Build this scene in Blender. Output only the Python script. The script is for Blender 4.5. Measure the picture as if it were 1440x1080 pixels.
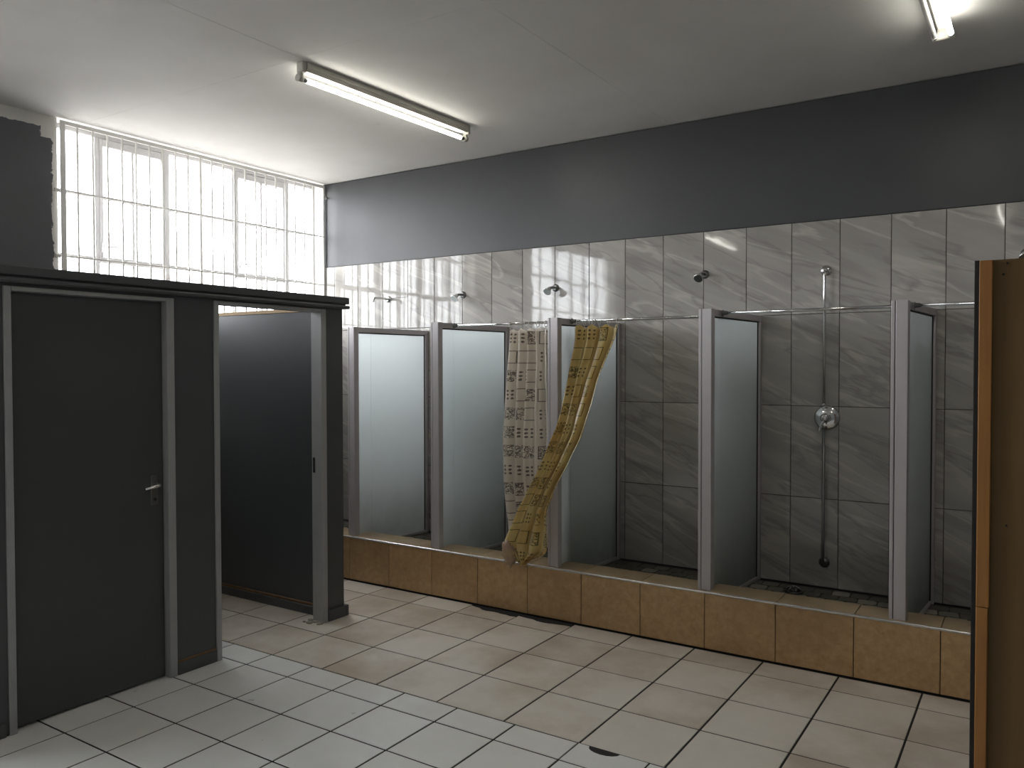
import bpy, bmesh, math, random
from mathutils import Vector, Matrix, noise as mnoise
random.seed(7)
S = bpy.context.scene
for o in list(bpy.data.objects): bpy.data.objects.remove(o)
COL = S.collection
V = Vector

# ------------------------------------------------------------------ camera
CEIL = 3.407
cam_d = bpy.data.cameras.new('camera'); cam = bpy.data.objects.new('camera', cam_d); COL.objects.link(cam)
YAW, PITCH, ROLL = math.radians(-33.1377), math.radians(-1.2725), math.radians(-0.0987)
fw = V((math.sin(YAW)*math.cos(PITCH), math.cos(YAW)*math.cos(PITCH), math.sin(PITCH)))
ri = V((math.cos(YAW), -math.sin(YAW), 0)); up = ri.cross(fw)
r2 = ri*math.cos(ROLL) + up*math.sin(ROLL); u2 = -ri*math.sin(ROLL) + up*math.cos(ROLL)
cam.matrix_world = Matrix.Translation((5.7163, -5.4821, 1.6823)) @ Matrix((r2, u2, -fw)).transposed().to_4x4()
cam_d.sensor_fit = 'HORIZONTAL'; cam_d.sensor_width = 36; cam_d.lens = 36*1135.16/1440
cam_d.clip_start = 0.05
S.camera = cam

# ------------------------------------------------------------------ light
SKY, TUBE = 17.0, 26.0
w = bpy.data.worlds.new('overcast_sky'); S.world = w; w.use_nodes = True
wt = w.node_tree; bg = wt.nodes['Background']; bg.inputs[1].default_value = SKY
wc = wt.nodes.new('ShaderNodeTexCoord'); wsep = wt.nodes.new('ShaderNodeSeparateXYZ'); wr = wt.nodes.new('ShaderNodeValToRGB')
wt.links.new(wc.outputs['Generated'], wsep.inputs[0]); wm = wt.nodes.new('ShaderNodeMapRange'); wm.inputs[1].default_value = -1; wm.inputs[2].default_value = 1
wt.links.new(wsep.outputs[2], wm.inputs[0]); wt.links.new(wm.outputs[0], wr.inputs[0]); wt.links.new(wr.outputs[0], bg.inputs[0])
wr.color_ramp.elements[0].position = .49; wr.color_ramp.elements[0].color = (.33, .32, .30, 1)      # pale ground below the horizon
wr.color_ramp.elements[1].position = .51; wr.color_ramp.elements[1].color = (.93, .96, 1.0, 1)      # even overcast above
S.view_settings.view_transform = 'Standard'; S.view_settings.look = 'None'
S.view_settings.gamma = 1; S.view_settings.exposure = 0.0; S.view_settings.use_curve_mapping = False
for yc, wid in ((-1.24, 2.6), (-5.07, 2.6)):        # portals: sampling aids for the sky at the two windows, they give no light of their own
    pl = bpy.data.lights.new('window_portal', 'AREA'); pl.shape = 'RECTANGLE'; pl.size, pl.size_y = 1.5, wid
    po = bpy.data.objects.new('window_portal', pl); COL.objects.link(po)
    po.location = (-0.30, yc, 2.70); po.rotation_euler = (0, -math.pi/2, 0)
    pl.cycles.is_portal = True

# ------------------------------------------------------------------ node helpers
def newmat(name):
    m = bpy.data.materials.new(name); m.use_nodes = True
    return m, m.node_tree, m.node_tree.nodes['Principled BSDF']
def N(nt, typ, **kw):
    n = nt.nodes.new(typ)
    for k, v in kw.items(): setattr(n, k, v)
    return n
def math_(nt, op, a, b=None, c=None):
    n = nt.nodes.new('ShaderNodeMath'); n.operation = op
    for i, x in enumerate((a, b, c)):
        if x is None: continue
        if hasattr(x, 'is_linked') or hasattr(x, 'links'): nt.links.new(x, n.inputs[i])
        else: n.inputs[i].default_value = x
    return n.outputs[0]
def mixc(nt, fac, a, b):
    n = nt.nodes.new('ShaderNodeMix'); n.data_type = 'RGBA'
    for i, x in ((0, fac), (6, a), (7, b)):
        if hasattr(x, 'links'): nt.links.new(x, n.inputs[i])
        elif i == 0: n.inputs[0].default_value = x
        else: n.inputs[i].default_value = (*x[:3], 1)
    return n.outputs[2]
def noise(nt, vec, scale, detail=3, rough=.55, dist=0):
    n = nt.nodes.new('ShaderNodeTexNoise'); n.inputs['Scale'].default_value = scale
    n.inputs['Detail'].default_value = detail; n.inputs['Roughness'].default_value = rough; n.inputs['Distortion'].default_value = dist
    if vec is not None: nt.links.new(vec, n.inputs['Vector'])
    return n.outputs['Fac']
def ramp(nt, fac, lo, hi):
    n = nt.nodes.new('ShaderNodeMapRange'); n.inputs[1].default_value = lo; n.inputs[2].default_value = hi
    nt.links.new(fac, n.inputs[0]); return n.outputs[0]
def coords(nt, kind='Object'):
    return N(nt, 'ShaderNodeTexCoord').outputs[kind]
def per_object(nt):
    """object coordinates shifted by each object's own random number"""
    oi = N(nt, 'ShaderNodeObjectInfo'); r = oi.outputs['Random']
    c = N(nt, 'ShaderNodeCombineXYZ')
    nt.links.new(math_(nt, 'MULTIPLY', r, 37.0), c.inputs[0]); nt.links.new(math_(nt, 'MULTIPLY', r, 91.0), c.inputs[1]); nt.links.new(math_(nt, 'MULTIPLY', r, 53.0), c.inputs[2])
    a = N(nt, 'ShaderNodeVectorMath', operation='ADD')
    nt.links.new(coords(nt), a.inputs[0]); nt.links.new(c.outputs[0], a.inputs[1])
    return a.outputs[0], r
def bump(nt, b, h, strength, dist=.01):
    n = N(nt, 'ShaderNodeBump'); n.inputs['Strength'].default_value = strength; n.inputs['Distance'].default_value = dist
    nt.links.new(h, n.inputs['Height']); nt.links.new(n.outputs[0], b.inputs['Normal'])
def plain(name, col, rough=.5, metal=0, var=.12, scale=6, bumpy=0, spec=None, world=True):
    m, nt, b = newmat(name)
    vec = N(nt, 'ShaderNodeNewGeometry').outputs['Position'] if world else coords(nt)
    n = noise(nt, vec, scale, 4)
    c = mixc(nt, n, tuple(x*(1-var) for x in col), tuple(x*(1+var) for x in col))
    nt.links.new(c, b.inputs['Base Color']); b.inputs['Roughness'].default_value = rough; b.inputs['Metallic'].default_value = metal
    if spec is not None: b.inputs['Specular IOR Level'].default_value = spec
    if bumpy: bump(nt, b, noise(nt, vec, scale*6, 3), bumpy, .004)
    return m

# ------------------------------------------------------------------ materials
M = {}
M['grey_paint'] = plain('grey_paint', (.068, .070, .076), .42, var=.10, scale=2.5, bumpy=.12, spec=.45)
M['cabin_paint'] = plain('cabin_paint', (.075, .080, .084), .36, var=.10, scale=2.0, bumpy=.08, spec=.45)
M['door_paint'] = plain('door_paint', (.066, .070, .071), .40, var=.08, scale=2.0, bumpy=.05, spec=.4)
M['dark_room'] = plain('room_paint', (.35, .35, .34), .6, var=.05)
M['frame_paint'] = plain('frame_paint', (.34, .345, .345), .45, var=.12, scale=9)
M['white_steel'] = plain('white_steel', (.84, .83, .80), .45, var=.10, scale=14)
M['window_steel'] = plain('window_steel', (.64, .63, .64), .5, var=.14, scale=12)
M['grout'] = plain('grout', (.016, .014, .012), .9, var=.3, scale=20)
M['wall_grout'] = plain('wall_grout', (.045, .04, .034), .9, var=.3, scale=20)
M['chrome'] = plain('chrome', (.72, .72, .72), .12, 1, var=.05)
M['dull_chrome'] = plain('dull_chrome', (.25, .25, .25), .3, 1, var=.1)
M['aluminium'] = plain('aluminium', (.50, .475, .485), .40, .25, var=.07, scale=8)
M['edge_trim'] = plain('edge_trim', (.66, .64, .62), .22, .75, var=.15, scale=12)
M['gasket'] = plain('gasket', (.012, .012, .012), .7)
M['black'] = plain('black_edge', (.010, .010, .010), .6)
M['plastic_white'] = plain('plastic_white', (.62, .62, .58), .4, var=.04)
M['lamp_body'] = plain('lamp_body', (.62, .60, .54), .4, var=.05)
M['tube_off'] = plain('tube_off', (.80, .79, .76), .25, var=.02)
M['batten_wood'] = plain('batten_wood', (.42, .30, .17), .7, var=.25, scale=30)
M['brown_strip'] = plain('brown_strip', (.16, .085, .035), .6, var=.5, scale=18)
M['drain_metal'] = plain('drain_metal', (.10, .10, .10), .35, .8)
M['mosaic_grout'] = plain('mosaic_grout', (.085, .08, .066), .8, var=.3, scale=14)
M['mortar'] = plain('mortar', (.30, .27, .23), .95, var=.3, scale=30)
M['joint_paint'] = plain('joint_paint', (.60, .585, .555), .75, var=.10, scale=12)

def emis(name, col, s):
    m, nt, b = newmat(name)
    b.inputs['Base Color'].default_value = (.8, .8, .8, 1)
    b.inputs['Emission Color'].default_value = (*col, 1); b.inputs['Emission Strength'].default_value = s
    return m
M['tube_on'] = emis('tube_on', (1.0, .97, .88), TUBE)

def ceiling_mat():
    m, nt, b = newmat('ceiling_paint')
    p = N(nt, 'ShaderNodeNewGeometry').outputs['Position']
    c = mixc(nt, ramp(nt, noise(nt, p, 1.3, 4), .35, .7), (.64, .63, .61), (.58, .565, .54))
    st = ramp(nt, noise(nt, p, 3.2, 5, .65), .66, .78)
    c = mixc(nt, math_(nt, 'MULTIPLY', st, .35), c, (.40, .34, .26))
    nt.links.new(c, b.inputs['Base Color']); b.inputs['Roughness'].default_value = .75; b.inputs['Specular IOR Level'].default_value = .25
    bump(nt, b, noise(nt, p, 2.2, 3), .25, .02)
    return m
M['ceiling'] = ceiling_mat()

def wall_left_mat():
    m, nt, b = newmat('two_coat_wall_paint')
    p = N(nt, 'ShaderNodeNewGeometry').outputs['Position']
    s = N(nt, 'ShaderNodeSeparateXYZ'); nt.links.new(p, s.inputs[0])
    n = math_(nt, 'MULTIPLY', math_(nt, 'SUBTRACT', noise(nt, p, 16, 4, .7), .5), .075)
    y = math_(nt, 'ADD', s.outputs[1], n); z = math_(nt, 'ADD', s.outputs[2], math_(nt, 'MULTIPLY', n, .5))
    a = math_(nt, 'MULTIPLY', math_(nt, 'LESS_THAN', y, -2.525), math_(nt, 'LESS_THAN', z, 3.255))
    bb = math_(nt, 'MULTIPLY', math_(nt, 'LESS_THAN', y, -2.60), math_(nt, 'LESS_THAN', z, 3.325))
    k = math_(nt, 'MAXIMUM', a, bb)
    k = math_(nt, 'MULTIPLY', k, math_(nt, 'GREATER_THAN', s.outputs[0], -.01))
    g = noise(nt, p, 3, 4)
    dark = mixc(nt, g, (.082, .085, .096), (.105, .108, .120))
    white = mixc(nt, g, (.58, .57, .54), (.66, .65, .62))
    nt.links.new(mixc(nt, k, white, dark), b.inputs['Base Color']); b.inputs['Roughness'].default_value = .55
    bump(nt, b, noise(nt, p, 14, 3), .12, .01)
    return m
M['wall_left'] = wall_left_mat()

def marble(name='marble_tile'):
    m, nt, b = newmat(name)
    vec, r = per_object(nt)
    mp = N(nt, 'ShaderNodeMapping'); mp.inputs['Rotation'].default_value = (0, 0, math.radians(24)); nt.links.new(vec, mp.inputs[0])
    mp2 = N(nt, 'ShaderNodeMapping'); mp2.inputs['Scale'].default_value = (.95, 5.6, 1); nt.links.new(mp.outputs[0], mp2.inputs[0])
    v = mp2.outputs[0]
    n1 = noise(nt, v, 1.0, 5, .55, .3)
    c = mixc(nt, ramp(nt, n1, .38, .62), (.345, .332, .31), (.435, .418, .392))
    n2 = noise(nt, v, .75, 4, .5, .5)
    vein = math_(nt, 'SUBTRACT', 1.0, ramp(nt, math_(nt, 'ABSOLUTE', math_(nt, 'SUBTRACT', n2, .53)), 0, .028))
    c = mixc(nt, math_(nt, 'MULTIPLY', vein, .6), c, (.58, .555, .52))
    n3 = noise(nt, v, .85, 4, .55, .45)
    dv = math_(nt, 'SUBTRACT', 1.0, ramp(nt, math_(nt, 'ABSOLUTE', math_(nt, 'SUBTRACT', n3, .44)), 0, .03))
    c = mixc(nt, math_(nt, 'MULTIPLY', dv, .5), c, (.22, .213, .205))
    nt.links.new(c, b.inputs['Base Color'])
    b.inputs['Roughness'].default_value = .045; b.inputs['Specular IOR Level'].default_value = .5
    bump(nt, b, noise(nt, coords(nt), 5, 2), .05, .01)
    return m
M['marble'] = marble()

def floor_mat(name, c0, c1, stain, amount, rough, mott=5):
    m, nt, b = newmat(name)
    vec, r = per_object(nt)
    p = N(nt, 'ShaderNodeNewGeometry').outputs['Position']
    c = mixc(nt, ramp(nt, noise(nt, vec, mott, 6, .7), .28, .72), c0, c1)
    st = ramp(nt, math_(nt, 'ADD', noise(nt, p, 1.5, 5, .62), math_(nt, 'MULTIPLY', math_(nt, 'SUBTRACT', r, .5), .22)), .44, .70)
    c = mixc(nt, math_(nt, 'MULTIPLY', st, amount), c, stain)
    nt.links.new(c, b.inputs['Base Color'])
    rr = math_(nt, 'MULTIPLY_ADD', noise(nt, p, 8, 3), .15, rough - .07)
    nt.links.new(rr, b.inputs['Roughness']); b.inputs['Specular IOR Level'].default_value = .5
    bump(nt, b, noise(nt, vec, 9, 3), .05, .01)
    return m
M['floor_white'] = floor_mat('white_floor_tile', (.74, .75, .735), (.80, .805, .79), (.60, .56, .47), .30, .30)
M['floor_cream'] = floor_mat('cream_floor_tile', (.64, .59, .52), (.70, .655, .585), (.40, .32, .235), .75, .36)
M['curb_brown'] = floor_mat('brown_curb_tile', (.42, .26, .115), (.60, .41, .215), (.27, .155, .07), .55, .30, 24)
M['curb_top'] = floor_mat('beige_curb_tile', (.42, .31, .18), (.52, .40, .25), (.25, .18, .11), .8, .33, 11)

def mosaic_mat():
    m, nt, b = newmat('stone_mosaic')
    vec, r = per_object(nt)
    rr = N(nt, 'ShaderNodeTexWhiteNoise', noise_dimensions='1D'); nt.links.new(r, rr.inputs['W'])
    c = mixc(nt, ramp(nt, rr.outputs[0], .55, .95), (.15, .14, .115), (.46, .43, .36))
    c = mixc(nt, math_(nt, 'MULTIPLY', noise(nt, vec, 14, 3), .5), c, (.05, .045, .035))
    nt.links.new(c, b.inputs['Base Color']); b.inputs['Roughness'].default_value = .45
    return m
M['mosaic'] = mosaic_mat()

def frosted():
    m, nt, b = newmat('frosted_glass')
    p = N(nt, 'ShaderNodeNewGeometry').outputs['Position']
    nt.nodes.remove(b)
    out = nt.nodes['Material Output']
    s = N(nt, 'ShaderNodeSeparateXYZ'); nt.links.new(p, s.inputs[0])
    grime = math_(nt, 'MULTIPLY', ramp(nt, s.outputs[2], .75, .25), noise(nt, p, 5, 4))
    col = mixc(nt, grime, (.84, .88, .88), (.45, .46, .42))
    df = N(nt, 'ShaderNodeBsdfDiffuse'); tr = N(nt, 'ShaderNodeBsdfTranslucent'); gl = N(nt, 'ShaderNodeBsdfGlossy'); gl.inputs['Roughness'].default_value = .18
    nt.links.new(col, tr.inputs[0]); nt.links.new(mixc(nt, .8, col, (.25, .27, .27)), df.inputs[0])
    m1 = N(nt, 'ShaderNodeMixShader'); m1.inputs[0].default_value = .93; nt.links.new(df.outputs[0], m1.inputs[1]); nt.links.new(tr.outputs[0], m1.inputs[2])
    rf = N(nt, 'ShaderNodeBsdfRefraction'); rf.inputs['Roughness'].default_value = .42; rf.inputs['IOR'].default_value = 1.45
    nt.links.new(mixc(nt, grime, (.93, .96, .96), (.6, .6, .56)), rf.inputs[0])
    m0 = N(nt, 'ShaderNodeMixShader'); m0.inputs[0].default_value = .5; nt.links.new(m1.outputs[0], m0.inputs[1]); nt.links.new(rf.outputs[0], m0.inputs[2])
    fr = N(nt, 'ShaderNodeFresnel'); fr.inputs[0].default_value = 1.45
    m2 = N(nt, 'ShaderNodeMixShader'); nt.links.new(math_(nt, 'MULTIPLY', fr.outputs[0], .8), m2.inputs[0])
    nt.links.new(m0.outputs[0], m2.inputs[1]); nt.links.new(gl.outputs[0], m2.inputs[2]); nt.links.new(m2.outputs[0], out.inputs[0])
    return m
M['frosted'] = frosted()

def pane_mat():
    m, nt, b = newmat('dusty_window_glass'); nt.nodes.remove(b); out = nt.nodes['Material Output']
    tp = N(nt, 'ShaderNodeBsdfTransparent'); tl = N(nt, 'ShaderNodeBsdfTranslucent'); gl = N(nt, 'ShaderNodeBsdfGlossy'); gl.inputs['Roughness'].default_value = .05
    tl.inputs[0].default_value = (.9, .9, .9, 1)
    p = N(nt, 'ShaderNodeNewGeometry').outputs['Position']
    m1 = N(nt, 'ShaderNodeMixShader'); nt.links.new(math_(nt, 'MULTIPLY', noise(nt, p, 3, 4), .25), m1.inputs[0])
    nt.links.new(tp.outputs[0], m1.inputs[1]); nt.links.new(tl.outputs[0], m1.inputs[2])
    m2 = N(nt, 'ShaderNodeMixShader'); m2.inputs[0].default_value = .05
    nt.links.new(m1.outputs[0], m2.inputs[1]); nt.links.new(gl.outputs[0], m2.inputs[2]); nt.links.new(m2.outputs[0], out.inputs[0])
    return m
M['pane'] = pane_mat()

def curtain_mat(name, base, base2, ink, trans):
    m, nt, b = newmat(name); nt.nodes.remove(b); out = nt.nodes['Material Output']
    uv = N(nt, 'ShaderNodeUVMap'); 
    sc = N(nt, 'ShaderNodeVectorMath', operation='SCALE'); sc.inputs['Scale'].default_value = 1/.133; nt.links.new(uv.outputs[0], sc.inputs[0])
    fl = N(nt, 'ShaderNodeVectorMath', operation='FLOOR'); nt.links.new(sc.outputs[0], fl.inputs[0])
    frc = N(nt, 'ShaderNodeVectorMath', operation='FRACTION'); nt.links.new(sc.outputs[0], frc.inputs[0])
    wn = N(nt, 'ShaderNodeTexWhiteNoise', noise_dimensions='2D'); nt.links.new(fl.outputs[0], wn.inputs['Vector'])
    t = wn.outputs['Value']
    s = N(nt, 'ShaderNodeSeparateXYZ'); nt.links.new(frc.outputs[0], s.inputs[0])
    ax = math_(nt, 'ABSOLUTE', math_(nt, 'SUBTRACT', s.outputs[0], .5)); ay = math_(nt, 'ABSOLUTE', math_(nt, 'SUBTRACT', s.outputs[1], .5))
    d = math_(nt, 'MAXIMUM', ax, ay)
    inside = math_(nt, 'LESS_THAN', d, .32)
    outline = math_(nt, 'MULTIPLY', math_(nt, 'LESS_THAN', d, .34), math_(nt, 'GREATER_THAN', d, .30))
    # dots
    d3 = N(nt, 'ShaderNodeVectorMath', operation='SCALE'); d3.inputs['Scale'].default_value = 5.0; nt.links.new(frc.outputs[0], d3.inputs[0])
    f3 = N(nt, 'ShaderNodeVectorMath', operation='FRACTION'); nt.links.new(d3.outputs[0], f3.inputs[0])
    sb = N(nt, 'ShaderNodeVectorMath', operation='DISTANCE'); nt.links.new(f3.outputs[0], sb.inputs[0]); sb.inputs[1].default_value = (.5, .5, 0)
    wob = noise(nt, sc.outputs[0], 9, 2)
    dots = math_(nt, 'MULTIPLY', inside, math_(nt, 'LESS_THAN', sb.outputs['Value'], math_(nt, 'MULTIPLY_ADD', wob, .4, .08)))
    # scribble lines
    nz = noise(nt, sc.outputs[0], 5.5, 2, .5, 1.5)
    scr = math_(nt, 'MULTIPLY', inside, math_(nt, 'LESS_THAN', math_(nt, 'ABSOLUTE', math_(nt, 'SUBTRACT', nz, .5)), .06))
    is_dots = math_(nt, 'MULTIPLY', math_(nt, 'GREATER_THAN', t, .28), math_(nt, 'LESS_THAN', t, .6))
    is_scr = math_(nt, 'GREATER_THAN', t, .6)
    is_out = math_(nt, 'MAXIMUM', math_(nt, 'LESS_THAN', t, .28), math_(nt, 'GREATER_THAN', t, .84))
    k = math_(nt, 'MAXIMUM', math_(nt, 'MULTIPLY', is_dots, dots), math_(nt, 'MAXIMUM', math_(nt, 'MULTIPLY', is_scr, scr), math_(nt, 'MULTIPLY', is_out, outline)))
    bl = noise(nt, uv.outputs[0], 5, 4)
    c = mixc(nt, ramp(nt, bl, .35, .65), base, base2)
    c = mixc(nt, math_(nt, 'MULTIPLY', k, .8), c, ink)
    df = N(nt, 'ShaderNodeBsdfDiffuse'); tl = N(nt, 'ShaderNodeBsdfTranslucent'); gl = N(nt, 'ShaderNodeBsdfGlossy'); gl.inputs['Roughness'].default_value = .38
    nt.links.new(c, df.inputs[0]); nt.links.new(c, tl.inputs[0])
    m1 = N(nt, 'ShaderNodeMixShader'); m1.inputs[0].default_value = trans; nt.links.new(df.outputs[0], m1.inputs[1]); nt.links.new(tl.outputs[0], m1.inputs[2])
    fr = N(nt, 'ShaderNodeFresnel'); fr.inputs[0].default_value = 1.4
    m2 = N(nt, 'ShaderNodeMixShader'); nt.links.new(math_(nt, 'MULTIPLY', fr.outputs[0], .22), m2.inputs[0]); nt.links.new(m1.outputs[0], m2.inputs[1]); nt.links.new(gl.outputs[0], m2.inputs[2])
    nt.links.new(m2.outputs[0], out.inputs[0])
    return m
M['curtain_white'] = curtain_mat('white_curtain', (.90, .83, .74), (.84, .77, .67), (.07, .06, .05), .5)
M['curtain_yellow'] = curtain_mat('yellow_curtain', (.82, .70, .35), (.68, .48, .19), (.09, .065, .03), .4)

def wood(name, c0, c1):
    m, nt, b = newmat(name)
    mp = N(nt, 'ShaderNodeMapping'); mp.inputs['Scale'].default_value = (30, 30, 2.2); nt.links.new(coords(nt), mp.inputs[0])
    n = noise(nt, mp.outputs[0], 1.0, 5, .6, .5)
    nt.links.new(mixc(nt, ramp(nt, n, .3, .7), c0, c1), b.inputs['Base Color']); b.inputs['Roughness'].default_value = .6
    return m
M['pine'] = wood('pine', (.27, .115, .024), (.37, .17, .042))
M['hardboard'] = wood('hardboard', (.125, .070, .020), (.155, .090, .028))

# ------------------------------------------------------------------ mesh helpers
def box(bm, x0, x1, y0, y1, z0, z1, bev=0):
    vs = [bm.verts.new((x, y, z)) for x in (x0, x1) for y in (y0, y1) for z in (z0, z1)]
    fs = [bm.faces.new([vs[i] for i in q]) for q in ((0, 1, 3, 2), (4, 6, 7, 5), (0, 4, 5, 1), (2, 3, 7, 6), (0, 2, 6, 4), (1, 5, 7, 3))]
    if bev:
        es = list({e for f in fs for e in f.edges})
        bmesh.ops.bevel(bm, geom=es, offset=bev, segments=1, affect='EDGES', profile=.5)
def cyl(bm, p0, p1, r0, r1=None, seg=16, caps=True):
    r1 = r0 if r1 is None else r1
    p0, p1 = V(p0), V(p1); d = (p1-p0).normalized()
    a = d.orthogonal().normalized(); b = d.cross(a)
    rings = []
    for p, r in ((p0, r0), (p1, r1)):
        rings.append([bm.verts.new(p + (a*math.cos(2*math.pi*i/seg) + b*math.sin(2*math.pi*i/seg))*r) for i in range(seg)])
    for i in range(seg):
        j = (i+1) % seg
        f = bm.faces.new((rings[0][i], rings[0][j], rings[1][j], rings[1][i])); f.smooth = True
    if caps: bm.faces.new(rings[0][::-1]); bm.faces.new(rings[1])
def tube(bm, pts, r, seg=12):
    pts = [V(p) for p in pts]; rings = []
    a = None
    for i, p in enumerate(pts):
        d = (pts[min(i+1, len(pts)-1)] - pts[max(i-1, 0)]).normalized()
        a = d.orthogonal().normalized() if a is None else (a - d*a.dot(d)).normalized()
        b = d.cross(a)
        rr = r[i] if isinstance(r, (list, tuple)) else r
        rings.append([bm.verts.new(p + (a*math.cos(2*math.pi*k/seg) + b*math.sin(2*math.pi*k/seg))*rr) for k in range(seg)])
    for q in range(len(rings)-1):
        for i in range(seg):
            j = (i+1) % seg
            f = bm.faces.new((rings[q][i], rings[q][j], rings[q+1][j], rings[q+1][i])); f.smooth = True
    bm.faces.new(rings[0][::-1]); bm.faces.new(rings[-1])
def lathe(bm, org, axis, prof, seg=24):
    """prof: (distance along axis, radius) pairs"""
    org, ax = V(org), V(axis).normalized()
    tube(bm, [org + ax*t for t, _ in prof], [max(r, 1e-4) for _, r in prof], seg) if all(prof[i+1][0] > prof[i][0] for i in range(len(prof)-1)) else None
def mesh_of(name, bm, mat):
    bmesh.ops.recalc_face_normals(bm, faces=bm.faces)
    me = bpy.data.meshes.new(name); bm.to_mesh(me); bm.free(); me.materials.append(mat)
    return me
def obj(name, bm, mat, parent=None, loc=None, rot=None):
    me = bm if isinstance(bm, bpy.types.Mesh) else mesh_of(name, bm, mat)
    o = bpy.data.objects.new(name, me); COL.objects.link(o)
    if parent is not None: o.parent = parent
    if loc is not None: o.location = loc
    if rot is not None: o.rotation_euler = rot
    return o
def boxobj(name, dims, mat, parent=None, bev=0):
    bm = bmesh.new(); box(bm, *dims, bev); return obj(name, bm, mat, parent)
def tag(o, label, cat, group=None, kind=None):
    o['label'] = label; o['category'] = cat
    if group: o['group'] = group
    if kind: o['kind'] = kind
    return o
def thing(name, label, cat, loc=(0, 0, 0), rz=0, group=None, kind=None):
    o = bpy.data.objects.new(name, None); COL.objects.link(o); o.location = loc; o.rotation_euler = (0, 0, rz); o.empty_display_size = .1
    return tag(o, label, cat, group, kind)
def structure(o, label, cat): return tag(o, label, cat, None, 'structure')
_tiles = {}
def tile_mesh(kind, wx, wy, t, mat, ch=.0018):
    """flat tile in local XY, z up, chamfered top edge; cached"""
    key = (kind, round(wx, 3), round(wy, 3))
    if key in _tiles: return _tiles[key]
    bm = bmesh.new(); hx, hy = wx/2, wy/2
    L = [[bm.verts.new((sx*(hx-c), sy*(hy-c), z)) for sx, sy in ((-1, -1), (1, -1), (1, 1), (-1, 1))] for c, z in ((0, 0), (0, t-ch), (ch, t))]
    for k in range(2):
        for i in range(4): bm.faces.new((L[k][i], L[k][(i+1) % 4], L[k+1][(i+1) % 4], L[k+1][i]))
    bm.faces.new(L[2]); bm.faces.new(L[0][::-1])
    me = mesh_of(kind, bm, mat); _tiles[key] = me; return me
def poly_tile(kind, pts, t, mat):
    bm = bmesh.new(); lo = [bm.verts.new((x, y, 0)) for x, y in pts]; hi = [bm.verts.new((x, y, t)) for x, y in pts]
    n = len(pts); bm.faces.new(hi); bm.faces.new(lo[::-1])
    for i in range(n): bm.faces.new((lo[i], lo[(i+1) % n], hi[(i+1) % n], hi[i]))
    return mesh_of(kind, bm, mat)
def jit(a): return random.uniform(-a, a)

# ================================================================== SETTING
RX, FY = 7.8, -7.2          # hidden far ends of the room
# ---- floor and its tiles
bm = bmesh.new(); box(bm, -.2, RX+.2, FY-.2, .2, -.20, -.0022)
floor = structure(obj('floor', bm, M['grout']), 'tiled floor, white squares in front and cream squares by the showers', 'floor')
TH = .0075
def floor_tile(cx, cy, wx, wy, mat):
    obj('floor_tile', tile_mesh('floor_tile_'+mat, wx-.0095, wy-.0095, TH, M[mat]), None, floor, (cx, cy, -.0075 + random.uniform(0, .0006)), (jit(.0012), jit(.0012), jit(.002)))
GS, GX, GY = .3386, 1.9813, -2.5142
white_edge = -2.332
rows_w = [(white_edge, GY)] + [(GY - GS*k, GY - GS*(k+1)) for k in range(6)]
for y1, y0 in rows_w:
    for i in range(-6, 16):
        x0 = max(GX + GS*i, .004); x1 = GX + GS*(i+1)
        cx, cy = (x0+x1)/2, (y0+y1)/2
        dx, dy = cx-5.716, cy+5.482
        if i == 6 and y1 == white_edge:                                     # tile with a bite out of its edge
            wx, wy = GS-.006, y1-y0-.006; hx, hy = wx/2, wy/2
            pts = [(-hx, -hy), (hx, -hy), (hx, hy), (.035, hy)] + [(-.04+.075*math.cos(a), hy-.045*math.sin(a)) for a in [math.pi*k/8 for k in range(1, 8)]] + [(-.115, hy), (-hx, hy)]
            obj('floor_tile', poly_tile('chipped_floor_tile', pts, TH, M['floor_white']), None, floor, (cx, cy, -.0075))['label'] = 'white floor tile with a chipped edge'
            continue
        floor_tile(cx, cy, x1-x0, y1-y0, 'floor_white')
HS, HX, HY = .4058, 1.9861, -1.1049
rows_c = [(-.893, HY), (HY, HY-HS), (HY-HS, HY-2*HS), (HY-2*HS, white_edge)]
for k, (y1, y0) in enumerate(rows_c):
    for i in range(-5, 12):
        x0 = HX + HS*i; cx, cy = x0+HS/2, (y0+y1)/2
        if k == 0 and i in (1, 2):                                          # two cut pieces broken back from the shower kerb
            hx, hy = (HS-.007)/2, (y1-y0-.006)/2
            top = [hy-.030-.016*abs(math.sin(3*t))+jit(.010) - (.035*t if i == 1 else .02) for t in [q/10 for q in range(11)]]
            pts = [(-hx, -hy), (hx, -hy)] + [(hx-2*hx*q/10, top[10-q]) for q in range(11)]
            obj('floor_tile', poly_tile('broken_floor_tile', pts, TH, M['floor_cream']), None, floor, (cx, cy, -.0075))['label'] = 'cream floor tile with a broken back edge'
            continue
        floor_tile(cx, cy, HS, y1-y0, 'floor_cream')
# rest of the floor behind the camera, out of sight
floor_back = boxobj('floor_screed', (0, RX, FY, GY-GS*6-.01, -.0075, -.001), M['floor_white'], floor)

# ---- ceiling
bm = bmesh.new(); box(bm, -.25, RX+.2, FY-.2, .25, CEIL, CEIL+.2)
ceiling = structure(obj('ceiling', bm, M['ceiling']), 'white painted ceiling with faint board joints and two tube lights', 'ceiling')
for d in ((.02, 7.5, -2.315, -2.265), (2.19, 2.24, FY, -2.32), (3.46, 3.50, -2.26, -.02), (5.9, 5.94, -2.26, -.02)):
    boxobj('joint_strip', (*d, CEIL-.0006, CEIL+.001), M['ceiling'], ceiling)

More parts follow.
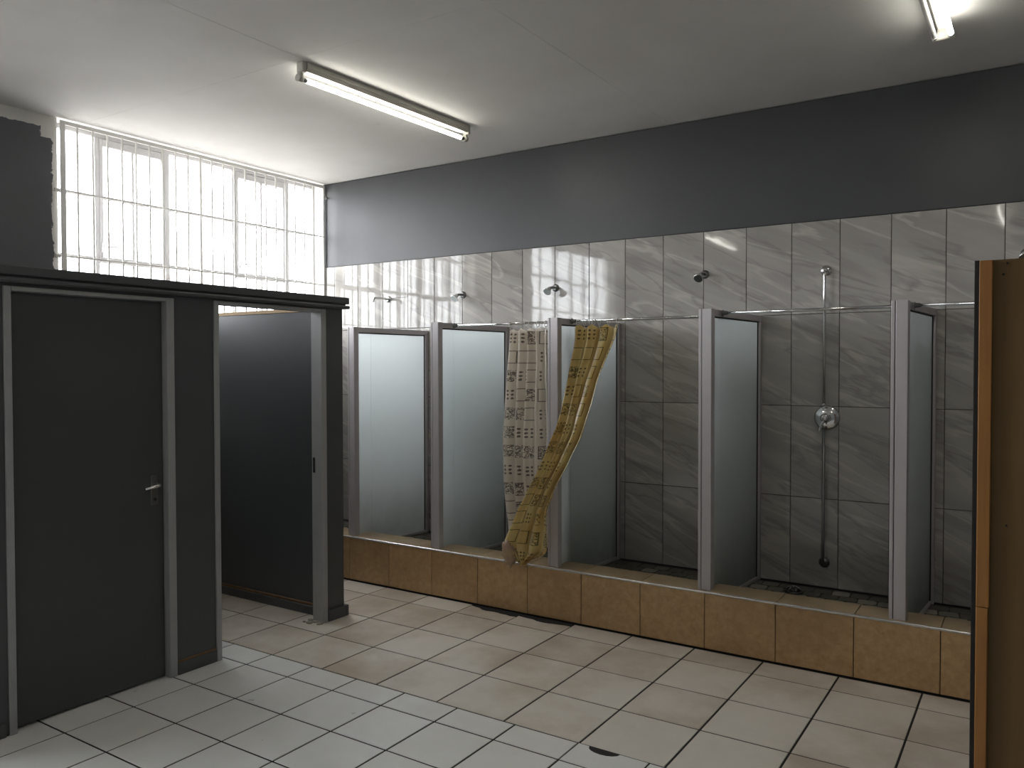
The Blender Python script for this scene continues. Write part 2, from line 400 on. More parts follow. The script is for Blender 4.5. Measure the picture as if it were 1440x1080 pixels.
# ---- back wall (showers)
ZT, X0T = 2.6183, .1446
bm = bmesh.new(); box(bm, -.22, RX+.2, .008, .2, 0, ZT+.004); box(bm, -.22, RX+.2, -.003, .2, ZT+.004, CEIL-.010); box(bm, -.22, RX+.2, .02, .2, CEIL-.010, CEIL)
wall_back = structure(obj('wall_back', bm, M['grey_paint']), 'long shower wall, dark grey paint above marbled tiles', 'wall')
gr = boxobj('grout_bed', (0, 7.2, .001, .0079, .243, ZT), M['wall_grout'], wall_back)
rowz = [(ZT, ZT-.6), (ZT-.6, ZT-1.2), (ZT-1.2, ZT-1.8), (ZT-1.8, .242)]
ROT_WALL = (math.pi/2, 0, 0)
for z1, z0 in rowz:
    for i in range(-1, 21):
        xa = X0T + .3*i; xb = xa+.3
        xa = max(xa, .002)
        if i == 2 and z1 == ZT:                    # tile with a saw cut running from the bare shower arm to its right edge
            hx, hy = .14825, .29825; s0, s1 = .118-.0545, .121-.0545
            pts = [(-hx, -hy), (hx, -hy), (hx, s0-.09), (-.075, s0-.093), (-.075, s1-.093), (hx, s1-.09), (hx, hy), (-hx, hy)]
            o = obj('wall_tile', poly_tile('cut_wall_tile', pts, .008, M['marble']), None, wall_back, ((xa+xb)/2, .0005, (z0+z1)/2), ROT_WALL); o['label'] = 'wall tile with a saw cut'
            continue
        me = tile_mesh('wall_tile', xb-xa-.0035, z1-z0-.0035, .008, M['marble'])
        obj('wall_tile', me, None, wall_back, ((xa+xb)/2, .0005, (z0+z1)/2), (math.pi/2 + jit(.0022), jit(.0008), jit(.0022)))

# ---- window wall
WY0, WY1, WZ0, WZ1 = -2.490, -.004, 2.03, CEIL
bm = bmesh.new()
box(bm, -.22, 0, FY-.2, 0.0, 0, WZ0); box(bm, -.22, 0, -3.83, WY0, WZ0, CEIL); box(bm, -.22, 0, FY-.2, -6.32, WZ0, CEIL)
wall_left = structure(obj('wall_left', bm, M['wall_left']), 'window wall, grey paint stopping raggedly short of the white window edge', 'wall')
# ---- rest of the room, behind and beside the camera
bm = bmesh.new(); box(bm, RX, RX+.2, FY, .0, 0, CEIL)
structure(obj('wall_right', bm, M['dark_room']), 'plain light end wall far right, outside the picture', 'wall')
bm = bmesh.new(); box(bm, -.2, RX+.2, FY-.2, FY, 0, CEIL)
structure(obj('wall_front', bm, M['dark_room']), 'plain light wall behind the camera', 'wall')

# ---- window: steel frame, sashes, panes
win = thing('window_1', 'long white steel window high in the left wall, blown out by daylight', 'window', (-.14, 0, 2.03), 0, None, 'structure')
wx0, wx1 = -.158, -.122
def wbar(name, y0, y1, z0, z1, x0=wx0, x1=wx1, mat='window_steel'):
    bm = bmesh.new(); box(bm, x0+.14, x1+.14, y0, y1, z0-2.03, z1-2.03, .002); return obj(name, bm, M[mat], win)
for (a, b) in ((-2.488, -2.462), (-.032, -.006)): wbar('jamb', a, b, 2.035, CEIL-.002)
wbar('head', -2.46, -.034, CEIL-.032, CEIL-.002); wbar('sill_bar', -2.46, -.034, 2.035, 2.065)
mull = [(-2.155, -2.122), (-1.588, -1.545), (-1.262, -1.240), (-.946, -.910), (-.358, -.318)]
for a, b in mull: wbar('mullion', a, b, 2.066, CEIL-.033)
ys = [-2.461] + [v for m_ in mull for v in m_] + [-.033]
for k in range(0, len(ys), 2):
    a, b = ys[k], ys[k+1]
    for z0, z1 in ((2.925, 2.950), (2.470, 2.496)): wbar('transom', a+.001, b-.001, z0, z1)
    zs = [2.067, 2.469, 2.497, 2.924, 2.951, CEIL-.034]
    mid = None
    if k in (2, 8):                                # the two opening sashes: heavier frames and a thin central bar
        s = (a+b)/2
        sash = wbar('sash', a+.002, a+.030, 2.50, 3.372, -.178, -.12)
        for dims in ((b-.030, b-.002, 2.50, 3.372), (a+.031, b-.031, 3.318, 3.372), (a+.031, b-.031, 2.455, 2.50), (a+.002, a+.030, 2.455, 2.499), (b-.030, b-.002, 2.455, 2.499)):
            bm = bmesh.new(); box(bm, -.038, .02, dims[0], dims[1], dims[2]-2.03, dims[3]-2.03, .002); obj('sash_rail', bm, M['window_steel'], sash)
        for z0, z1 in ((2.067, 2.454), (2.501, 2.924), (2.951, 3.317)): wbar('glazing_bar', s-.010, s+.010, z0, z1)
        bm = bmesh.new(); box(bm, .02, .05, a+.010, a+.022, .50, .57, .002); tube(bm, [(.05, a+.016, .53), (.075, a+.03, .54), (.08, a+.10, .545)], .006, 8); obj('sash_handle', bm, M['window_steel'], sash)
        cols = [(a+.031, s-.011), (s+.011, b-.031)]
        zz = [(2.067, 2.453), (2.502, 2.923), (2.952, 3.316)]
    else:
        cols = [(a, b)] if (b-a) < .4 else [(a, (a+b)/2-.009), ((a+b)/2+.009, b)]
        if len(cols) == 2:
            for q in (0, 2, 4): wbar('glazing_bar', (a+b)/2-.008, (a+b)/2+.008, zs[q]+.001, zs[q+1]-.001)
        zz = [(zs[0], zs[1]), (zs[2], zs[3]), (zs[4], zs[5])]
    for c0, c1 in cols:
        for z0, z1 in zz:
            bm = bmesh.new(); box(bm, -.003, .003, c0+.0005, c1-.0005, z0+.0005-2.03, z1-.0005-2.03); obj('pane', bm, M['pane'], win)
# the next window along the same wall, outside the picture
w2 = thing('window_2', 'second steel window along the left wall, outside the picture', 'window', (-.14, 0, 2.03), 0, None, 'structure')
for a, b in [(-6.318+.4145*k-.014*(k > 0), -6.318+.4145*k+.014) for k in range(7)]:
    bm = bmesh.new(); box(bm, -.018, .018, a, min(b, -3.832), .005, CEIL-2.032, .002); obj('mullion', bm, M['window_steel'], w2)
for k in range(6):
    for z0, z1 in ((.005, .035), (.44, .465), (.90, .925), (CEIL-2.062, CEIL-2.032)):
        bm = bmesh.new(); box(bm, -.018, .018, -6.318+.4145*k+.0145, -6.318+.4145*(k+1)-.0145, z0, z1); obj('transom', bm, M['window_steel'], w2)
    for z0, z1 in ((.036, .439), (.466, .899), (.926, CEIL-2.063)):
        bm = bmesh.new(); box(bm, -.003, .003, -6.318+.4145*k+.015, -6.318+.4145*(k+1)-.015, z0, z1); obj('pane', bm, M['pane'], w2)
bm = bmesh.new(); box(bm, -.075, .138, -.0055, -.0032, .0, CEIL-2.032); o = obj('reveal', bm, M['white_steel'], win); o['label'] = 'pale plaster reveal'
# white burglar grille on the inside face
gr_ = thing('window_grille', 'white steel burglar grille of thin upright bars inside the window', 'window grille', (.022, 0, 2.03))
def gbox(name, *d):
    bm = bmesh.new(); box(bm, d[0], d[1], d[2], d[3], d[4]-2.03, d[5]-2.03, .001); return obj(name, bm, M['white_steel'], gr_)
gbox('end_bar', -.006, .006, -2.480, -2.445, 2.06, 3.392); gbox('end_bar', -.006, .006, -.030, -.008, 2.06, 3.392)
gbox('top_rail', -.006, .006, -2.444, -.031, 3.365, 3.392)
gbox('cross_rail', .007, .012, -2.444, -.031, 2.902, 2.912); gbox('cross_rail', .007, .012, -2.444, -.031, 2.448, 2.458); gbox('cross_rail', .007, .012, -2.444, -.031, 2.085, 2.095)
yb = -2.36
while yb < -.06:
    bm = bmesh.new(); cyl(bm, (0, yb, .04), (0, yb, 3.364-2.03), .0072, seg=8); obj('grille_bar', bm, M['white_steel'], gr_)
    yb += .1105
for z in (2.907, 2.453):
    bm = bmesh.new(); box(bm, -.024, -.006, -2.515, -2.481, z-.012-2.03, z+.012-2.03); o = obj('wall_lug', bm, M['white_steel'], gr_)
# little hook on the grey wall by the window corner
hk = thing('wall_hook', 'small white hook on the grey wall beside the window corner', 'hook', (.05, -.003, 3.274))
bm = bmesh.new(); box(bm, -.035, .005, -.012, 0, -.012, .012, .002); obj('bracket', bm, M['plastic_white'], hk)
bm = bmesh.new(); cyl(bm, (-.005, -.012, 0), (.012, -.035, .002), .006); cyl(bm, (.012, -.034, .002), (.02, -.045, .003), .012, .010); obj('knob', bm, M['dull_chrome'], hk)

# ---- cubicle block
CT = 2.142; CE = -3.97
cub = bmesh.new()
for d in ((1.70, 1.80, CE, -3.685, 0, 2.10), (1.70, 1.80, -3.685, -2.828, 2.051, 2.10), (1.70, 1.80, -2.828, -2.574, 0, 2.10), (1.70, 1.80, -2.574, -1.722, 2.0565, 2.10), (1.70, 1.80, -1.722, -1.565, 0, 2.10),
          (0.001, 1.70, -1.66, -1.565, 0, 2.052), (0.001, 1.70, -2.70, -2.62, 0, 2.085), (0.001, 1.70, CE, CE+.08, 0, 2.085)): box(cub, *d)
cubicle = structure(obj('wall_cubicle', cub, M['cabin_paint']), 'dark grey toilet cubicle block with two doorways below the window', 'wall')
def cbox(name, mat, *d, bev=.003): return boxobj(name, d, M[mat], cubicle, bev)
# cornice: cap, groove, bead; returned round the right end
bm = bmesh.new()
box(bm, 1.66, 1.836, CE-.03, -1.531, 2.098, CT, .004); box(bm, 1.66, 1.815, CE-.01, -1.548, 2.088, 2.0985)
obj('cornice', bm, M['cabin_paint'], cubicle)
bm = bmesh.new(); box(bm, 1.80, 1.842, CE-.04, -1.526, 2.066, 2.0875, .007); box(bm, 1.66, 1.80, -1.565, -1.526, 2.066, 2.0875, .007); obj('cornice_bead', bm, M['cabin_paint'], cubicle)
bm = bmesh.new(); box(bm, 0.002, 1.655, -1.668, -1.559, 2.0525, 2.078, .002); o = obj('top_batten', bm, M['batten_wood'], cubicle); o['label'] = 'bare wood batten on the cubicle wall top'
# skirtings
cbox('skirting', 'cabin_paint', 1.80, 1.812, -2.826, -2.576, 0.0005, .066)
cbox('skirting', 'cabin_paint', 1.80, 1.822, -1.720, -1.565, 0.0005, .072); cbox('skirting', 'cabin_paint', 1.70, 1.822, -1.5645, -1.540, 0.0005, .072)
cbox('skirting', 'cabin_paint', 0.002, 1.69, -1.682, -1.661, 0.0005, .060); cbox('skirting', 'cabin_paint', 1.80, 1.812, CE, -3.70, 0.0005, .066)
for d in ((1.80, 1.808, -2.826, -2.576, .066, .080), (0.002, 1.69, -1.677, -1.661, .060, .078)):
    o = cbox('skirting_top_strip', 'brown_strip', *d); o['label'] = 'brown unpainted strip above the skirting'
# doors
def door_frame(d, y0, y1, ztop, xoff=0):
    """steel frame round an opening y0..y1 (outer edges)"""
    for a, b, nm in ((y0, y0+.032, 'jamb'), (y1-.045, y1, 'jamb')):
        bm = bmesh.new(); box(bm, 1.715, 1.812, a, b, 0, ztop, .003); 
        obj(nm, bm, M['frame_paint'], d)
    bm = bmesh.new(); box(bm, 1.715, 1.812, y0+.0325, y1-.0455, ztop-.020, ztop, .003); obj('frame_head', bm, M['frame_paint'], d)
d1 = thing('door_1', 'closed dark grey flush door with a lever handle in a pale frame', 'door', (0, 0, 0), 0, None, 'structure')
door_frame(d1, -3.684, -2.829, 2.050)
leaf = boxobj('door_leaf', (1.728, 1.768, -3.650, -2.877, .012, 2.026), M['door_paint'], d1, .002)
bm = bmesh.new(); box(bm, 1.768, 1.774, -2.951, -2.912, .945, 1.105, .002); pt = obj('handle_plate', bm, M['dull_chrome'], leaf)
bm = bmesh.new(); cyl(bm, (1.774, -2.928, 1.052), (1.812, -2.928, 1.052), .010); tube(bm, [(1.812, -2.922, 1.053), (1.816, -2.945, 1.050), (1.814, -2.98, 1.045), (1.812, -3.010, 1.041)], [.010, .009, .008, .007], 10); obj('lever', bm, M['chrome'], leaf)
bm = bmesh.new(); cyl(bm, (1.774, -2.930, .975), (1.779, -2.930, .975), .008, seg=12); obj('keyhole_rose', bm, M['black'], leaf)
d2 = thing('door_2', 'open doorway with a pale frame, grey cubicle wall seen inside', 'door', (0, 0, 0), 0, None, 'structure')
door_frame(d2, -2.576, -1.721, 2.056)
bm = bmesh.new(); box(bm, 1.728, 1.748, -1.7675, -1.7662, .985, 1.085); obj('strike_plate', bm, M['black'], d2)
bm = bmesh.new(); box(bm, 1.731, 1.745, -1.7685, -1.7676, .995, 1.012); obj('strike_lip', bm, M['chrome'], d2)
bm = bmesh.new()
for q in range(9):
    bmesh.ops.create_icosphere(bm, subdivisions=1, radius=random.uniform(.010, .022), matrix=Matrix.Translation((random.uniform(1.68, 1.82), -1.788+jit(.03), .003)) @ Matrix.Diagonal((1.3, 1, .45, 1)))
o = obj('mortar_crumbs', bm, M['mortar'], d2); o['kind'] = 'stuff'
# open leaf, swung flat inside against the dividing wall
boxobj('door_leaf', (.93, 1.70, -2.612, -2.580, .012, 2.01), M['door_paint'], d2, .002)

# ================================================================== SHOWER PLATFORM
plat = thing('shower_platform', 'raised shower floor with a brown tiled kerb along the wall', 'shower base', (0, 0, 0))
bm = bmesh.new(); box(bm, 0.001, 7.2, -.880, -.668, -.007, .338); obj('kerb_core', bm, M['grout'], plat)
bm = bmesh.new(); box(bm, 0.001, 7.2, -.668, -.001, -.007, .2312); obj('shower_floor', bm, M['mosaic_grout'], plat)
WC, XC = .4127, 1.185
for i in range(-3, 13):
    xa, xb = max(XC+WC*i, .003), XC+WC*(i+1)
    obj('kerb_tile', tile_mesh('kerb_tile', xb-xa-.004, .325, .008, M['curb_brown']), None, plat, ((xa+xb)/2, -.880, .010+.1625), (math.pi/2+jit(.002), 0, jit(.002)))
    obj('kerb_top_tile', tile_mesh('kerb_top_tile', xb-xa-.004, .213, .009, M['curb_top']), None, plat, ((xa+xb)/2, -.7725, .338), (jit(.001), jit(.001), 0))
bm = bmesh.new()
tube(bm, [(0.003, -.8845, .3415)] + [(x, -.8845+jit(.0008), .3415+jit(.0008)) for x in [.3*k for k in range(1, 24)]] + [(7.19, -.8845, .3415)], .0085, 10)
o = obj('edge_trim', bm, M['edge_trim'], plat); o['label'] = 'metal edging strip along the kerb'
# stone mosaic on the shower floor
pw, ph = .108, .105
for r in range(6):
    x = .06 + (r % 2)*.05; n = 0
    while x < 5.62 and n < 52:
        wxx = pw*random.uniform(.86, 1.0); hyy = ph*random.uniform(.88, .98)
        cx, cy = x + pw/2, -.605 + ph*r
        hx, hy = wxx/2, hyy/2; c = .022
        pts = [(-hx+c*random.random(), -hy), (hx-c*random.random(), -hy+.3*c*random.random()), (hx, -hy+c), (hx-.2*c, hy-c*random.random()), (hx-c, hy), (-hx+c*random.random(), hy-.3*c*random.random()), (-hx, hy-c), (-hx+.2*c, -hy+c*random.random()+.004)]
        if n < 6 or True:
            key = ('mosaic', (r*7+n) % 14)
            if key not in _tiles: _tiles[key] = poly_tile('mosaic_stone', pts, .008, M['mosaic'])
            obj('mosaic_stone', _tiles[key], None, plat, (cx, cy, .226), (jit(.006), jit(.006), random.choice((0, math.pi))+jit(.05)))
        x += pw*1.02; n += 1

# ================================================================== SHOWER PARTITIONS
def partition(x, ztop, label, lean=math.radians(-4.2)):
    """x: middle of the front post; local +Y runs back to the wall"""
    t = thing('shower_partition', label, 'shower screen', (x, -.862, 0), lean, 'glass screens between the showers')
    zb = .3475
    L = .855                                      # to the wall channel
    bm = bmesh.new(); box(bm, -.018, .042, 0, .050, zb, ztop, .003); obj('front_post', bm, M['aluminium'], t)
    bm = bmesh.new(); box(bm, -.042, -.023, .004, .046, zb, ztop, .003); obj('post_cover_strip', bm, M['aluminium'], t)
    bm = bmesh.new(); box(bm, -.024, -.017, .010, .046, zb, ztop-.004); obj('post_groove', bm, M['gasket'], t)
    bm = bmesh.new(); box(bm, -.014, .030, .0505, L-.031, ztop-.042, ztop-.002, .002); obj('top_rail', bm, M['aluminium'], t)
    bm = bmesh.new(); box(bm, -.014, .030, L-.030, L, .238, ztop-.002, .002); obj('wall_channel', bm, M['aluminium'], t)
    bm = bmesh.new(); box(bm, -.014, .022, .205, L-.031, .2375, .258, .002); obj('bottom_rail', bm, M['aluminium'], t)
    bm = bmesh.new(); box(bm, .002, .010, .2045, L-.036, .2585, ztop-.050); box(bm, .002, .010, .0515, .204, .3485, ztop-.050); g = obj('glass_pane', bm, M['frosted'], t); g['label'] = 'frosted glass'
    bm = bmesh.new(); box(bm, .0005, .0165, L-.0355, L-.031, .259, ztop-.043); box(bm, .0005, .0165, .0515, L-.036, ztop-.0495, ztop-.0425); obj('gasket', bm, M['gasket'], t)
    return t
parts_ = [(1.185, 1.992, 'leftmost bright frosted screen, half hidden behind the cubicle block'), (2.022, 2.003, 'second frosted screen from the cubicle block, left of the white curtain'),
          (3.019, 2.002, 'frosted screen crossed by the yellow curtain'), (4.061, 2.020, 'dark frosted screen left of the shower with the exposed pipe'),
          (5.106, 2.023, 'last frosted screen, next to the wooden cupboard')]
for x, zt_, lab in parts_: partition(x, zt_, lab)

# ---- curtain rods
def rod(x0, x1, z, label, y=-.685):
    t = thing('curtain_rod', label, 'curtain rod', ((x0+x1)/2, y, z), 0, 'rods across the shower bays')
    h = (x1-x0)/2
    bm = bmesh.new(); cyl(bm, (-h+.006, 0, 0), (h-.006, 0, 0), .0085, seg=12); obj('rod_tube', bm, M['chrome'], t)
    for s in (-1, 1):
        bm = bmesh.new(); tube(bm, [(s*h, 0, 0), (s*(h-.004), 0, 0), (s*(h-.005), 0, 0), (s*(h-.030), 0, 0)], [.020, .020, .013, .011], 14); obj('rod_end_cup', bm, M['dull_chrome'], t)
rod(2.070, 2.990, 1.983, 'curtain rod carrying the white curtain')
rod(3.067, 4.034, 1.985, 'curtain rod carrying the yellow curtain')
rod(4.110, 5.078, 2.001, 'empty curtain rod across the bay with the exposed pipe')
rod(5.155, 6.15, 2.003, 'empty curtain rod running behind the wooden cupboard')
bm = bmesh.new()

# ---- curtains
def sheet(name, rows, nu, mat, parent, ulen, folds, amp, seed, scallop=.012):
    """rows: (z, xl, xr, y) from top to bottom; pleated sheet"""
    rnd = random.Random(seed)
    ph = [rnd.uniform(0, 6.28) for _ in range(4)]
    R = []
    for i in range(len(rows)-1):
        for k in range(6):
            t = k/6; a, b = rows[i], rows[i+1]; p = rows[max(i-1, 0)]; q = rows[min(i+2, len(rows)-1)]
            R.append(tuple(.5*((2*b_a) + (c-p_)*t + (2*p_-5*b_a+4*c-d)*t*t + (-p_+3*b_a-3*c+d)*t**3) for p_, b_a, c, d in zip(p, a, b, q)))
    R.append(rows[-1])
    me = bpy.data.meshes.new(name); vs = []; uvs = []; n = len(R); vv = 0
    for j, (z, xl, xr, y) in enumerate(R):
        f = j/(n-1)
        if j: vv += math.dist((R[j-1][0], (R[j-1][1]+R[j-1][2])/2, R[j-1][3]), (z, (xl+xr)/2, y))
        for i in range(nu+1):
            u = i/nu
            am = amp*(1.15-.5*f)
            a = 2*math.pi*folds*u + ph[0] + .5*math.sin(3*f+ph[1])
            w_ = 1.15*math.asin(.96*math.sin(a)) + .35*math.sin(2.3*a+ph[2]+2*f)
            x = xl + (xr-xl)*(u + .018*math.sin(a*1.0+1.2)*(1 if 0 < i < nu else 0))
            zz = z - (scallop*abs(math.sin(a/2+.4)) if j == 0 else (scallop*.5*abs(math.sin(a/2+.4)) if j == 1 else 0))
            q = mnoise.noise(V((u*5+seed, vv*2.6, .3)))*.012 + mnoise.noise(V((u*14+seed, vv*7, 1.3)))*.005
            vs.append((x + q*.5, y + am*w_ + q, zz)); uvs.append((u*ulen, -vv))
    fs = [(j*(nu+1)+i, j*(nu+1)+i+1, (j+1)*(nu+1)+i+1, (j+1)*(nu+1)+i) for j in range(n-1) for i in range(nu)]
    me.from_pydata(vs, [], fs); ul = me.uv_layers.new(name='UVMap')
    for lp in me.loops: ul.data[lp.index].uv = uvs[lp.vertex_index]
    for p in me.polygons: p.use_smooth = True
    me.materials.append(mat)
    o = bpy.data.objects.new(name, me); COL.objects.link(o); o.parent = parent
    return o
def ring(parent, x, y, z, r=.016):
    bm = bmesh.new()
    tube(bm, [(x+.002*math.sin(a), y+r*math.sin(a), z-.010+(r+.004)*math.cos(a)) for a in [2*math.pi*k/14 for k in range(15)]], .0022, 6)
    tube(bm, [(x, y, z-.030), (x, y+.003, z-.055)], .002, 6)
    obj('curtain_ring', bm, M['plastic_white'], parent)
c1 = thing('shower_curtain', 'off-white shower curtain with black square prints, hanging straight', 'curtain', (0, 0, 0))
sheet('curtain_cloth', [(1.945, 2.560, 2.895, -.685), (1.88, 2.556, 2.893, -.686), (1.72, 2.545, 2.892, -.690), (1.40, 2.520, 2.895, -.695), (1.05, 2.500, 2.900, -.70), (.75, 2.515, 2.905, -.70), (.44, 2.565, 2.900, -.70)], 90, M['curtain_white'], c1, .53, 4.6, .025, 3, .028)
for x in (2.575, 2.70, 2.735, 2.80, 2.865): ring(c1, x, -.685, 1.983)
c2 = thing('shower_curtain', 'yellowed shower curtain swept aside over the post and bunched on the kerb', 'curtain', (0, 0, 0))
rows2 = [(1.958, 3.085, 3.430, -.688), (1.88, 3.088, 3.420, -.690), (1.80, 3.080, 3.395, -.70), (1.614, 3.091, 3.335, -.77), (1.45, 3.102, 3.320, -.85), (1.36, 3.100, 3.308, -.89), (1.28, 3.078, 3.298, -.915), (1.197, 3.046, 3.278, -.935), (1.103, 3.012, 3.237, -.950), (1.012, 2.972, 3.190, -.955), (.914, 2.919, 3.128, -.955), (.82, 2.867, 3.086, -.955), (.75, 2.826, 3.048, -.955), (.68, 2.79, 3.040, -.958), (.624, 2.762, 3.046, -.962), (.523, 2.712, 3.050, -.968), (.480, 2.708, 3.046, -.968), (.445, 2.725, 3.02, -.964), (.410, 2.765, 2.95, -.958), (.372, 2.82, 2.885, -.95), (.352, 2.84, 2.862, -.945)]
sheet('curtain_cloth', rows2, 90, M['curtain_yellow'], c2, .50, 3.4, .024, 11, .030)
for x in (3.115, 3.165, 3.21, 3.235, 3.275, 3.345, 3.41): ring(c2, x, -.687, 1.985)
# crumpled, wet hem lying on the edge of the kerb
bm = bmesh.new()
bmesh.ops.create_icosphere(bm, subdivisions=4, radius=1)
rn = random.Random(5)
for v in bm.verts:
    p = v.co.copy(); k = mnoise.noise(p*1.9+V((3, 1, 7)))*.42 + abs(mnoise.noise(p*4.2+V((9, 2, 1))))*.45 - .12
    p *= 1+k
    v.co = V((2.758+p.x*.047 - .016*p.z, -.998+p.y*.030, .428+p.z*.080))
for f in bm.faces: f.smooth = True
uvl = bm.loops.layers.uv.new('UVMap')
for f in bm.faces:
    for l in f.loops: l[uvl].uv = (l.vert.co.x, l.vert.co.z)
def pinkish():
    m, nt, b = newmat('crumpled_hem'); p = N(nt, 'ShaderNodeNewGeometry').outputs['Position']
    nt.links.new(mixc(nt, ramp(nt, noise(nt, p, 22, 4), .35, .65), (.34, .22, .17), (.40, .30, .15)), b.inputs['Base Color']); b.inputs['Roughness'].default_value = .3
    return m
o = obj('crumpled_hem', bm, pinkish(), c2); o['label'] = 'crumpled pinkish hem bunched on the kerb'

# ================================================================== SHOWER FITTINGS
def shower_arm(x, z, label, head=True):
    t = thing('wall_shower', label, 'shower head', (x, -.0075, z), 0, 'shower roses on the tiled wall')
    bm = bmesh.new(); tube(bm, [(0, 0, 0), (0, -.004, 0), (0, -.010, 0), (0, -.014, 0)], [.030, .030, .022, .014], 20); obj('wall_flange', bm, M['dull_chrome' if head else 'chrome'], t)
    if head:
        bm = bmesh.new(); tube(bm, [(0, -.012, 0), (0, -.05, .001), (0, -.075, -.004), (-.002, -.092, -.012)], [.010, .010, .010, .011], 12); obj('arm', bm, M['dull_chrome'], t)
        bm = bmesh.new(); a = V((-.05, -.75, -.65)).normalized(); p = V((-.002, -.088, -.008))
        tube(bm, [p, p+a*.012, p+a*.024, p+a*.044, p+a*.050], [.014, .017, .019, .033, .031], 20); obj('rose', bm, M['chrome'], t)
    else:
        bm = bmesh.new(); tube(bm, [(0, -.012, 0), (-.004, -.08, .002), (-.008, -.15, .002), (-.010, -.172, -.003), (-.011, -.182, -.014), (-.011, -.184, -.034)], .010, 12); obj('arm', bm, M['chrome'], t)
    return t
shower_arm(.822, 2.284, 'bare bent shower arm without a rose, left of all the roses', False)
shower_arm(1.655, 2.281, 'chrome shower rose above the second screen')
shower_arm(2.551, 2.291, 'chrome shower rose above the white curtain')
shower_arm(3.755, 2.320, 'chrome shower rose between the yellow curtain and the fourth screen')
shower_arm(5.650, 2.320, 'chrome shower rose cut by the picture edge above the wooden cupboard')
sh = thing('shower_riser', 'exposed chrome shower pipe with a round mixer valve, on the tiled wall', 'shower', (4.562, -.0075, 0))
bm = bmesh.new(); tube(bm, [(0, 0, 2.293), (0, -.005, 2.293), (0, -.012, 2.293), (0, -.018, 2.293)], [.036, .036, .024, .017], 22); obj('wall_flange', bm, M['chrome'], sh)
bm = bmesh.new(); tube(bm, [(0, -.012, 2.293), (0, -.030, 2.292), (0, -.040, 2.282), (0, -.043, 2.262), (0, -.043, 1.43)], .009, 12); obj('riser_pipe', bm, M['chrome'], sh)
bm = bmesh.new(); tube(bm, [(0, -.043, 1.27), (0, -.043, .44), (0, -.040, .418), (0, -.030, .408), (0, -.012, .406)], .009, 12); obj('lower_pipe', bm, M['dull_chrome'], sh)  # darker metal than the riser: its unlit reflections are put into the colour
bm = bmesh.new(); tube(bm, [(0, 0, .406), (0, -.006, .406), (0, -.016, .406), (0, -.022, .406)], [.034, .034, .024, .014], 20); obj('lower_flange', bm, M['dull_chrome'], sh)
bm = bmesh.new(); tube(bm, [(.012, 0, 1.345), (.012, -.006, 1.345), (.012, -.016, 1.345), (.012, -.022, 1.345)], [.080, .080, .068, .03], 32); mx = obj('mixer_plate', bm, M['chrome'], sh)
bm = bmesh.new(); tube(bm, [(.010, -.02, 1.345), (.010, -.055, 1.345), (.010, -.070, 1.345), (.010, -.078, 1.345)], [.030, .030, .026, .012], 20); cyl(bm, (0, -.043, 1.44), (0, -.043, 1.42), .013); obj('mixer_body', bm, M['chrome'], mx)
bm = bmesh.new(); tube(bm, [(.008, -.070, 1.340), (.000, -.085, 1.315), (-.008, -.100, 1.285), (-.012, -.108, 1.262)], [.012, .010, .009, .008], 10); obj('lever', bm, M['chrome'], mx)
dr = thing('floor_drain', 'dark metal drain grate set in the mosaic under the exposed pipe', 'drain', (4.42, -.205, .2345))
bm = bmesh.new(); tube(bm, [(0, 0, 0), (0, 0, .010), (0, 0, .014)], [.062, .060, .052], 24); obj('drain_ring', bm, M['drain_metal'], dr)
bm = bmesh.new(); tube(bm, [(0, 0, .0142), (0, 0, .026), (0, 0, .034)], [.045, .038, .018], 20); obj('drain_dome', bm, M['drain_metal'], dr)
for k in range(6):
    a = math.pi*k/6*2; bm = bmesh.new(); tube(bm, [(.048*math.cos(a), .048*math.sin(a), .0145), (.036*math.cos(a), .036*math.sin(a), .030), (.012*math.cos(a), .012*math.sin(a), .038)], .003, 6); obj('drain_bar', bm, M['chrome'], dr)

# ================================================================== CEILING LIGHTS
def batten_single(x=2.222, y=-1.515, label='lit single tube light on the ceiling in front of the window'):
    t = thing('ceiling_light', label, 'ceiling light', (x, y, CEIL), math.radians(-2.0))
    bm = bmesh.new()
    prof = [(-.030, -.0005), (.030, -.0005), (.032, -.030), (.022, -.052), (-.022, -.052), (-.032, -.030)]
    A = [bm.verts.new((x, -.735, z)) for x, z in prof]; B = [bm.verts.new((x, .735, z)) for x, z in prof]
    for i in range(6): bm.faces.new((A[i], A[(i+1) % 6], B[(i+1) % 6], B[i]))
    bm.faces.new(A[::-1]); bm.faces.new(B); obj('housing', bm, M['lamp_body'], t)
    for s in (-1, 1):
        bm = bmesh.new(); y = s*.752
        box(bm, -.028, .028, min(y-.015, y+.015), max(y-.015, y+.015), -.060, -.002, .005); tube(bm, [(-.016, y-.017, -.086), (-.016, y+.017, -.086)], .021, 14); box(bm, -.024, .002, y-.010, y+.010, -.080, -.055)
        obj('lampholder', bm, M['lamp_body'], t)
        bm = bmesh.new(); cyl(bm, (-.016, s*.705, -.088), (-.016, s*.7345, -.088), .0133, seg=16); obj('tube_cap', bm, M['dull_chrome'], t)
    bm = bmesh.new(); cyl(bm, (-.016, -.7045, -.088), (-.016, .7045, -.088), .013, seg=18); o = obj('fluorescent_tube', bm, M['tube_on'], t); o['label'] = 'glowing fluorescent tube'
batten_single()
batten_single(2.20, -5.05, 'lit single tube light behind the camera on the window side')
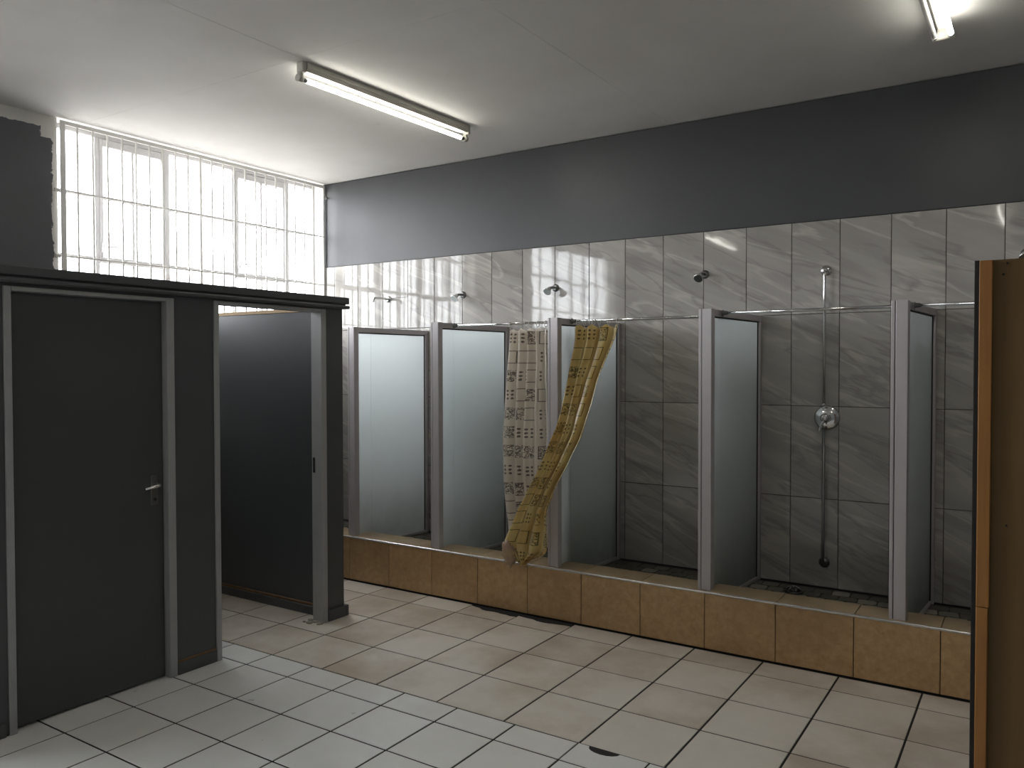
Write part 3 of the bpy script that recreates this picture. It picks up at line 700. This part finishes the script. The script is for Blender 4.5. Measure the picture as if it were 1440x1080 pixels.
def batten_twin(x=5.297, y=-1.64, label='twin tube light at the upper right, one tube lit'):
    t = thing('ceiling_light', label, 'ceiling light', (x, y, CEIL))
    bm = bmesh.new(); box(bm, -.026, .026, -.735, .735, -.050, -.0005, .006); obj('housing', bm, M['lamp_body'], t)
    for s in (-1, 1):
        bm = bmesh.new(); y = s*.751
        box(bm, -.050, .050, y-.012, y+.012, -.098, -.060, .005); box(bm, -.026, .026, y-.012, y+.012, -.0605, -.002, .004); obj('lampholder', bm, M['lamp_body'], t)
    for x, on in ((-.037, 0), (.037, 1)):
        for s in (-1, 1):
            bm = bmesh.new(); cyl(bm, (x, s*.708, -.085), (x, s*.7365, -.085), .0135, seg=16); obj('tube_cap', bm, M['tube_off'], t)
        bm = bmesh.new(); cyl(bm, (x, -.7075, -.085), (x, .7075, -.085), .013, seg=18); o = obj('fluorescent_tube', bm, M['tube_on' if on else 'tube_off'], t)
        o['label'] = 'glowing fluorescent tube' if on else 'unlit white fluorescent tube'
batten_twin()
batten_twin(5.30, -5.0, 'twin tube light above the camera, one tube lit')

# ================================================================== WOODEN CUPBOARD (back view, right edge)
cb = thing('wooden_cupboard', 'brown wooden cupboard seen from behind at the right edge', 'cupboard', (5.549, -2.655, 0))
H = 2.0
bm = bmesh.new(); box(bm, 0, .013, .001, .40, 0, H, .001); o = obj('side_panel', bm, M['black'], cb); o['label'] = 'dark side panel'
for z0, z1, dx in ((.9485, H-.002, 0), (0.0, .9465, -.003)):
    bm = bmesh.new(); box(bm, .0135+dx*.0, .048+dx, -.012, .012, z0, z1, .002); o = obj('edge_batten', bm, M['pine'], cb); o['label'] = 'orange pine batten'
bm = bmesh.new(); box(bm, .0135, .95, .0125, .018, .02, H); o = obj('back_board', bm, M['hardboard'], cb)
bm = bmesh.new(); box(bm, .0135, .95, .0185, .40, H-.02, H, .001); obj('top_panel', bm, M['hardboard'], cb)
bm = bmesh.new(); box(bm, .0135, .95, .0185, .40, 0, .02, .001); obj('bottom_panel', bm, M['hardboard'], cb)
bm = bmesh.new(); box(bm, .951, .964, .001, .40, 0, H, .001); obj('side_panel', bm, M['black'], cb)
bm = bmesh.new(); box(bm, .0135, .95, .382, .399, .021, H-.021, .001); obj('door', bm, M['pine'], cb)
for x, z in ((.085, H-.012), (.075, 1.955), (.09, 1.20)):
    bm = bmesh.new(); cyl(bm, (x, .0085, z), (x, .0125, z), .0035, seg=8); obj('nail', bm, M['black'], cb)
